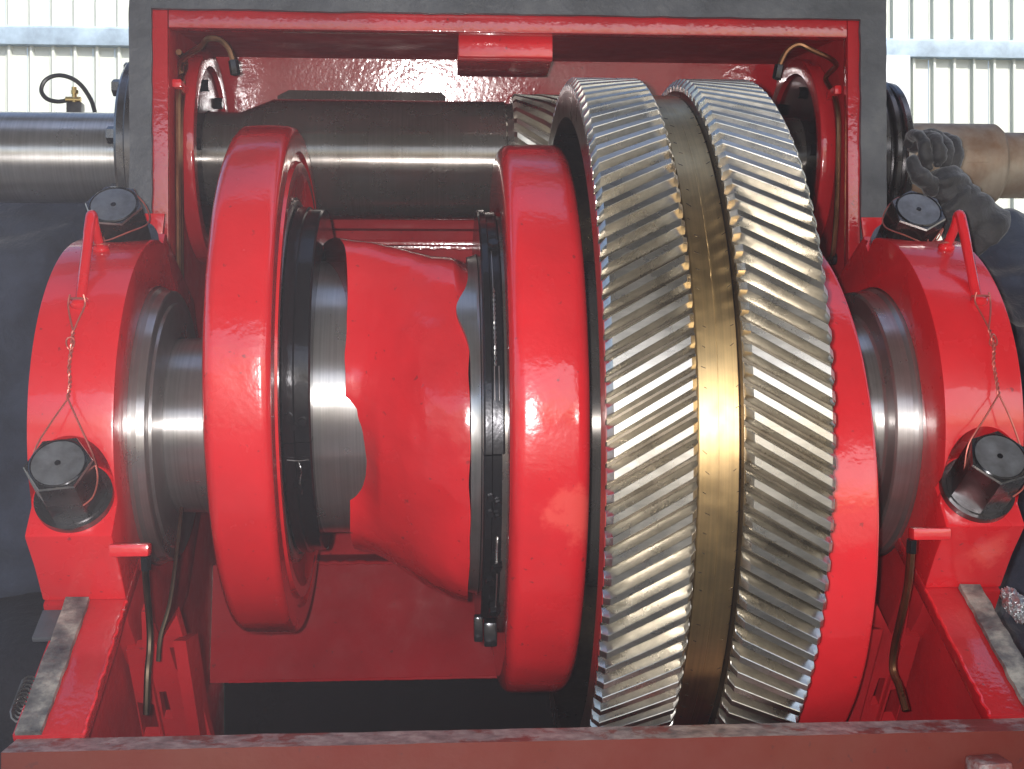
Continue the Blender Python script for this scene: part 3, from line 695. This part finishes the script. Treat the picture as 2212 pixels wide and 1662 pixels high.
# ================================================================ BULL GEAR
gear = thing('herringbone_gear', 'large steel herringbone gear with a bronze coloured groove round its middle', 'gear', (.3857, AY, AZ-.0046))
GZ = AZ-.0046; GR = .627; NT = 130
def sub(p): return p+[p[0]]
part('gear_rim', lathe(sub([(.2277, .560), (.2277, .6035), (.2295, .606), (.353, .606), (.3545, .600), (.357, .590), (.4145, .590), (.4165, .602), (.4185, .606), (.5415, .606), (.5436, .6035), (.5436, .560), (.50, .552), (.27, .552)]), AY, GZ, 390), m_root, gear, smooth=25)
part('gear_groove', lathe(sub([(.3572, .588), (.3572, .5965), (.3585, .598), (.385, .598), (.3858, .5976), (.3866, .598), (.4130, .598), (.4143, .5965), (.4143, .588)]), AY, GZ, 390), m_rim, gear, smooth=25)
part('gear_web', lathe([(.345, .10), (.345, .30), (.352, .34), (.352, .553), (.425, .553), (.425, .34), (.43, .30), (.43, .10), (.345, .10)], AY, GZ, 128), m_black, gear)
def tooth(xs, xe, sl):
    """one helical tooth, its foot at the top of the gear; sl is the rise per metre of width"""
    bm = bm_new(); rows = []; W = abs(xe-xs)
    prof = [(-.0142, .6035), (-.0122, .6075), (-.0097, .6145), (-.0074, .6215), (-.0061, .6260), (-.0053, .6270), (.0053, .6270), (.0061, .6260), (.0074, .6215), (.0097, .6145), (.0122, .6075), (.0142, .6035)]
    st = [0, .0012, .0085, .3*W, .5*W, .7*W, W-.0085, W-.0012, W]
    for s in st:
        d = min(s, W-s); cut = max(0, 1-d/.0085)
        row = []
        for (u, r) in prof:
            rr = r if r < .612 else .612+(r-.612)*(1-.80*cut)
            uu = u*(1-.10*cut)
            x = xs+(xe-xs)*s/W; ph = sl*(s-W/2)/GR + uu/GR
            row.append(bm.verts.new((x-(xs+xe)/2, -rr*math.sin(ph), rr*math.cos(ph)-.606)))
        rows.append(row)
    n = len(prof)
    for j in range(len(st)-1):
        for i in range(n-1): bm.faces.new((rows[j][i], rows[j][i+1], rows[j+1][i+1], rows[j+1][i]))
    bm.faces.new(rows[0]); bm.faces.new(rows[-1]); bmesh.ops.recalc_face_normals(bm, faces=bm.faces); return bm
rng = random.Random(3)
for (xs, xe, sl, ph0) in ((.2280, .3525, .58, 0.0), (.5433, .4190, .58, .4)):
    t0 = part('gear_tooth', tooth(xs, xe, -sl), m_tooth, gear, smooth=13, origin=(0, 0, 0))
    xc = (xs+xe)/2-.3857
    for k in range(NT):
        a = 2*PI*(k+ph0)/NT; o = t0 if k == 0 else copy_part(t0, gear)
        o.location = (xc, -.606*math.sin(a), .606*math.cos(a)); o.rotation_euler = (a, 0, 0)
# chisel marks in the groove
mk_ = bm_new()
for k in range(NT):
    a = 2*PI*k/NT
    if not (math.radians(20) < a < math.radians(170)): continue
    for sgn, x0 in ((1, .364), (-1, .4075)):
        if rng.random() < .25: continue
        x0_ = x0+rng.uniform(-.003, .004); L = rng.uniform(.003, .007); da = sgn*L*rng.uniform(.25, .95)/.6
        p = lambda x, b, r=.5985: Vector((x, AY-r*math.sin(b), GZ+r*math.cos(b)))
        bmesh.ops.convex_hull(mk_, input=[mk_.verts.new(p(x0_+dx, a+da*s_+dd, r)) for s_, dx0 in ((0, 0), (1, L)) for dx in (dx0,) for dd in (-.0008, .0008) for r in (.5975, .5984)])
part('punch_marks', mk_, m_black, gear, kind='stuff')

# ================================================================ PINION SHAFT
pin = thing('pinion_shaft', 'dark oiled steel pinion shaft passing through the housing behind the gear', 'shaft', (MX, PY, PZ))
part('shaft_body', lathe([(-.50, 0), (-.50, .103), (-.43, .103), (-.355, .1315), (.150, .1315), (.154, .127), (.60, .127), (.62, .1315), (.72, .1315), (.76, .103), (.82, .103), (.82, 0)], PY, PZ, 128), m_shaft, pin)
part('shaft_end', lathe([(-1.30, 0), (-1.30, .0985), (-.502, .0985), (-.502, 0)], PY, PZ, 96), m_steel, pin, label='plain ground steel shaft end standing out at the left')
part('shaft_end', lathe([(.86, 0), (.86, .094), (1.275, .094), (1.283, .088), (1.283, .075), (1.36, .075), (1.36, 0)], PY, PZ, 96), m_rust, pin, label='rusty shaft end standing out at the right')
part('key_flat', box(1.18, 1.235, PY-.0945, PY-.06, PZ-.012, PZ+.018, bev=.003), m_rust, pin)
def pinion_tooth():
    bm = bm_new(); rows = []; W = .13
    for s in (0, .006, .065, .124, .13):
        c_ = .5 if s in (0, .13) else 1
        row = [bm.verts.new((s-.065, -rr*math.sin(.58*(s-.065)/.13+u/.14), rr*math.cos(.58*(s-.065)/.13+u/.14))) for u, rr in ((-.0145, .124), (-.010, .134), (-.0058, .134+.015*c_), (.0058, .134+.015*c_), (.010, .134), (.0145, .124))]
        rows.append(row)
    for j in range(4):
        for i in range(5): bm.faces.new((rows[j][i], rows[j][i+1], rows[j+1][i+1], rows[j+1][i]))
    bm.faces.new(rows[0]); bm.faces.new(rows[-1]); bmesh.ops.recalc_face_normals(bm, faces=bm.faces); return bm
bmp = pinion_tooth()
pc = part('pinion', lathe([(.165, .09), (.165, .1295), (.60, .1295), (.60, .09)], PY, PZ, 96), m_shaft, pin)
t0 = part('pinion_tooth', bmp, m_tooth, pc, origin=(0, 0, 0), smooth=25)
for sgn, xc in ((1, .232), (-1, .49)):
    for k in range(27):
        o = t0 if (k == 0 and sgn == 1) else copy_part(t0, pc)
        o.location = (xc-WP[pc.name].x, PY-WP[pc.name].y, PZ-WP[pc.name].z); o.rotation_euler = (2*PI*k/27, 0, 0)
        if sgn < 0: o.rotation_euler = (2*PI*k/27, 0, PI)
# covers outside the frame
cov = thing('seal_cover', 'dark round seal cover with hex bolts on the left outer side of the housing', 'seal cover', (-.60, PY, PZ))
part('cover_plate', lathe([(-.598, .104), (-.598, .228), (-.632, .228), (-.636, .222), (-.636, .214), (-.652, .214), (-.658, .208), (-.658, .104), (-.598, .104)], PY, PZ, 128), m_bolt, cov)
for k in range(10):
    a = math.radians(-12+36*k+188)
    part('cover_bolt', hexprism((-.655, PY+.188*math.cos(a), PZ+.188*math.sin(a)), (-1, 0, 0), (0, 0, 1), .018, .020), m_bolt, cov)
cv2 = thing('grooved_seal_housing', 'grooved dark grey seal housing on the right outer side, beside the glove', 'seal housing', (.92, PY, PZ))
part('cover_plate', lathe([(.912, .097), (.912, .215), (.940, .215), (.944, .209), (.944, .097), (.912, .097)], PY, PZ, 128), m_edge, cv2)
pr = [(.876, .097), (.876, 0.160), (.925, 0.160), (.925, 0.180), (.957, 0.182), (.961, 0.188), (.972, 0.188), (.976, 0.182), (.976, 0.170), (.984, 0.170), (.984, 0.182), (.988, 0.188), (.997, 0.188), (1.001, 0.182), (1.001, 0.170), (1.009, 0.170), (1.009, 0.180), (1.013, 0.184), (1.026, 0.182), (1.030, 0.175), (1.030, .097), (.876, .097)]
part('grooved_drum', lathe(pr, PY, PZ, 128), m_bolt, cv2, smooth=40)
for k in range(8):
    a = math.radians(22+45*k)
    part('cover_bolt', hexprism((.944, PY+.185*math.cos(a), PZ+.185*math.sin(a)), (1, 0, 0), (0, 0, 1), .014, .018), m_bolt, cv2)
# grease hose with brass fitting behind the left shaft end
hose = thing('grease_hose', 'looped black hose with a brass fitting above the left shaft end', 'hose', (-.85, 2.9, .60))
part('hose', tube([(-.785, 2.9, .52), (-.805, 2.9, .645), (-.821, 2.9, .688), (-.848, 2.9, .720), (-.885, 2.9, .733), (-.917, 2.9, .723), (-.929, 2.9, .698), (-.917, 2.9, .678), (-.891, 2.9, .671), (-.866, 2.9, .675)], .0052, 8, 6), m_rubber, hose)
part('fitting_block', box(-.868, -.832, 2.885, 2.915, .52, .668, bev=.004), m_bolt, hose)
bm = bm_new(); cylinder((-.872, 2.9, .676), (-.838, 2.9, .676), .007, 12, bm); cylinder((-.852, 2.9, .665), (-.853, 2.9, .705), .006, 12, bm); hexprism((-.852, 2.9, .690), (0, 0, 1), (1, 0, 0), .009, .008, bm)
part('brass_fitting', bm, m_brass, hose)

# ================================================================ PEOPLE
def skin_mesh(verts, edges, radii, root=0, sub=2):
    me = bpy.data.meshes.new('t'); me.from_pydata([tuple(v) for v in verts], edges, []); o = bpy.data.objects.new('t', me); COL.objects.link(o)
    sk = o.modifiers.new('s', 'SKIN'); sk.use_smooth_shade = True
    for i, r in enumerate(radii):
        d = me.skin_vertices[0].data[i]; d.radius = (r, r) if not isinstance(r, tuple) else r; d.use_root = (i == root)
    su = o.modifiers.new('u', 'SUBSURF'); su.levels = sub; su.render_levels = sub
    dg = bpy.context.evaluated_depsgraph_get(); dg.update()
    m2 = bpy.data.meshes.new_from_object(o.evaluated_get(dg)); bm = bm_new(); bm.from_mesh(m2)
    bpy.data.objects.remove(o); bpy.data.meshes.remove(me); bpy.data.meshes.remove(m2); return bm
def wrinkle(bm, amp, sc, seed=0):
    bm.normal_update()
    for v in bm.verts:
        p = v.co*sc+Vector((seed, seed*2, 0)); q = Vector((p.x, p.y*.6, p.z*2.0))
        v.co += v.normal*amp*(noise.noise(q)+.4*noise.noise(q*2.3))
    return bm
def chain(lists):
    V, E, R = [], [], []; idx = {}
    for ch in lists:
        prev = None
        for (p, r) in ch:
            key = tuple(round(c, 4) for c in p)
            if key not in idx: idx[key] = len(V); V.append(p); R.append(r)
            i = idx[key]
            if prev is not None: E.append((prev, i))
            prev = i
    return V, E, R
# right-hand person: body beyond the frame, sleeve and glove reach in to the seal housing
pr_ = thing('person', 'person in a dark navy jacket and grey work glove reaching in from the right', 'person', (1.62, 2.62, -1.3))
pel = (1.50, 2.72, -.28); ch_ = (1.42, 2.66, .02); sh = (1.46, 2.60, .20); nk = (1.55, 2.60, .40)
V, E, R = chain([[(pel, .20), ((1.44, 2.70, -.12), .20), (ch_, .19), (sh, .14), (nk, .07)],
                 [(sh, .14), ((1.40, 2.50, .16), .12), ((1.26, 2.40, .19), .105), ((1.16, 2.385, .275), .092), ((1.098, 2.375, .325), .072)],
                 [(sh, .14), ((1.72, 2.64, .22), .09), ((1.82, 2.55, .0), .07), ((1.70, 2.42, -.08), .055)],
                 [(pel, .20), ((1.40, 2.66, -.52), .15), ((1.44, 2.60, -.85), .10), ((1.48, 2.64, -1.22), .06)],
                 [(pel, .20), ((1.70, 2.74, -.55), .11), ((1.72, 2.68, -.85), .085), ((1.74, 2.72, -1.22), .06)]])
part('work_clothes', wrinkle(skin_mesh(V, E, R, 0, 4), .022, 10, 1), m_cloth, pr_, smooth=180)
V, E, R = chain([[((1.55, 2.60, .36), .06), ((1.55, 2.58, .46), .065), ((1.55, 2.57, .56), .095), ((1.55, 2.58, .66), .085)], [((1.55, 2.57, .56), .095), ((1.54, 2.49, .54), .03)]])
part('head', skin_mesh(V, E, R, 0, 2), m_skin, pr_, smooth=180)
V, E, R = chain([[((1.55, 2.64, .58), .09), ((1.55, 2.62, .68), .088)]])
part('hair', wrinkle(skin_mesh(V, E, R, 0, 2), .01, 20), m_hair, pr_, smooth=180)
for dx in (0, .24):
    V, E, R = chain([[((1.48+dx, 2.66+.1*dx, -1.22), .055), ((1.48+dx, 2.62+.1*dx, -1.26), .045), ((1.47+dx, 2.50+.1*dx, -1.265), .035)]])
    part('boot', skin_mesh(V, E, R, 0, 2), m_rubber, pr_, smooth=180)
# glove: wide gauntlet cuff, palm, folded fingers, thumb
K = [(1.000, 2.36, .455), (1.020, 2.37, .462), (1.040, 2.385, .460), (1.056, 2.40, .445)]
wr = (1.045, 2.375, .360); pm = (1.018, 2.365, .405)
V, E, R = chain([[((1.085, 2.372, .325), .045), (wr, .050), (pm, .047), ((1.010, 2.37, .435), .036)]])
bm = skin_mesh(V, E, R, 1, 3)
def finger(pts, rs):
    V, E, R = chain([list(zip(pts, rs))]); b2 = skin_mesh(V, E, R, 0, 2)
    me = bpy.data.meshes.new('f'); b2.to_mesh(me); b2.free(); bm.from_mesh(me); bpy.data.meshes.remove(me)
finger([(1.040, 2.375, .425), (1.052, 2.385, .478), (1.042, 2.415, .505), (1.020, 2.450, .498), (1.012, 2.465, .470)], [.017, .0175, .016, .014, .011])
finger([(1.022, 2.370, .430), (1.030, 2.380, .485), (1.018, 2.410, .510), (.998, 2.445, .505), (.990, 2.455, .480)], [.017, .0175, .016, .014, .011])
finger([(1.004, 2.365, .430), (1.004, 2.350, .478), (1.000, 2.370, .500), (.992, 2.41, .500), (.985, 2.44, .485)], [.017, .0165, .015, .013, .011])
finger([(.990, 2.368, .425), (.978, 2.355, .470), (.972, 2.375, .502), (.970, 2.410, .505), (.968, 2.43, .49)], [.016, .0155, .014, .012, .010])
finger([(1.000, 2.355, .385), (.965, 2.335, .400), (.945, 2.335, .430), (.944, 2.345, .452)], [.022, .019, .016, .013])
wrinkle(bm, .007, 28, 3)
part('work_glove', bm, m_glove, pr_, smooth=180, label='grey leather work glove with folded fingers')
cf = tube([(1.112, 2.376, .296), (1.085, 2.372, .320), (1.060, 2.368, .340), (1.035, 2.365, .360), (1.020, 2.363, .374)], lambda t: .064-.018*t+.003*math.sin(t*17), 28, 8)
part('glove_cuff', wrinkle(cf, .007, 20, 8), m_glove, pr_, smooth=180)
# left-hand person: crouching behind the left cap, below the shaft end
pl = thing('person', 'crouching person in dark navy work clothes behind the left bearing cap', 'person', (-.98, 2.75, -1.3))
pel = (-1.05, 3.02, -.62); ch_ = (-.93, 2.98, .0); sh = (-.90, 3.02, .30); 
V, E, R = chain([[(pel, .20), ((-1.00, 2.96, -.36), .19), (ch_, .24), (sh, .22), ((-1.20, 2.96, .34), .13)],
                 [(sh, .22), ((-.74, 2.98, .33), .17), ((-.70, 2.84, .16), .11), ((-.70, 2.58, .02), .075), ((-.70, 2.48, -.15), .06)],
                 [(sh, .22), ((-1.20, 2.78, .05), .10), ((-1.18, 2.58, -.14), .075), ((-1.0, 2.48, -.10), .06)]])
part('work_jacket', wrinkle(skin_mesh(V, E, R, 0, 4), .030, 7, 5), m_cloth, pl, smooth=180)
V, E, R = chain([[((-1.05, 3.02, -.66), .20), ((-.86, 2.70, -.62), .15), ((-.80, 2.45, -.60), .12), ((-.78, 2.60, -.95), .10), ((-.78, 2.66, -1.22), .07)],
                 [((-1.05, 3.02, -.66), .20), ((-1.14, 2.70, -.66), .15), ((-1.12, 2.46, -.66), .12), ((-1.10, 2.62, -.95), .10), ((-1.10, 2.66, -1.22), .07)]])
part('trousers', wrinkle(skin_mesh(V, E, R, 0, 3), .02, 8, 2), m_trouser, pl, smooth=180)
V, E, R = chain([[((-1.12, 2.70, .24), .055), ((-1.17, 2.66, .32), .07), ((-1.19, 2.62, .40), .09), ((-1.19, 2.64, .47), .08)]])
part('head', skin_mesh(V, E, R, 0, 2), m_skin, pl, smooth=180)
for x in (-.70, -1.0):
    bm = bm_new(); V, E, R = chain([[((x, 2.48, -.13), .045), ((x, 2.44, -.19), .042), ((x, 2.42, -.22), .03)]]); bm = skin_mesh(V, E, R, 0, 2)
    for j in range(4):
        finger([(x-.024+.016*j, 2.43, -.21), (x-.026+.017*j, 2.40, -.25), (x-.024+.016*j, 2.41, -.285)], [.010, .0095, .008])
    finger([(x+.03, 2.44, -.18), (x+.05, 2.41, -.20), (x+.05, 2.40, -.23)], [.011, .010, .008])
    part('work_glove', bm, m_glove, pl, smooth=180)
for x in (-.78, -1.10):
    V, E, R = chain([[((x, 2.68, -1.22), .055), ((x, 2.62, -1.26), .045), ((x, 2.50, -1.265), .035)]])
    part('boot', skin_mesh(V, E, R, 0, 2), m_rubber, pl, smooth=180)

# ================================================================ LENS VEIL
VEIL_DENSITY = .0020
hz = part('lens_veil', box(-31, 31, -31, 41, -2.4, 3.9), None, kind='stuff', mats=[])  # scattering box added for the lens's veiling glare, lifts the blacks
hm = bpy.data.materials.new('lens_veil_scatter'); hm.use_nodes = True
hn = hm.node_tree.nodes; hn.remove(hn['Principled BSDF'])
pv = hn.new('ShaderNodeVolumePrincipled'); pv.inputs['Color'].default_value = (.86, .84, .95, 1); pv.inputs['Density'].default_value = VEIL_DENSITY
hm.node_tree.links.new(pv.outputs[0], hn['Material Output'].inputs['Volume']); hz.data.materials.clear(); hz.data.materials.append(hm)
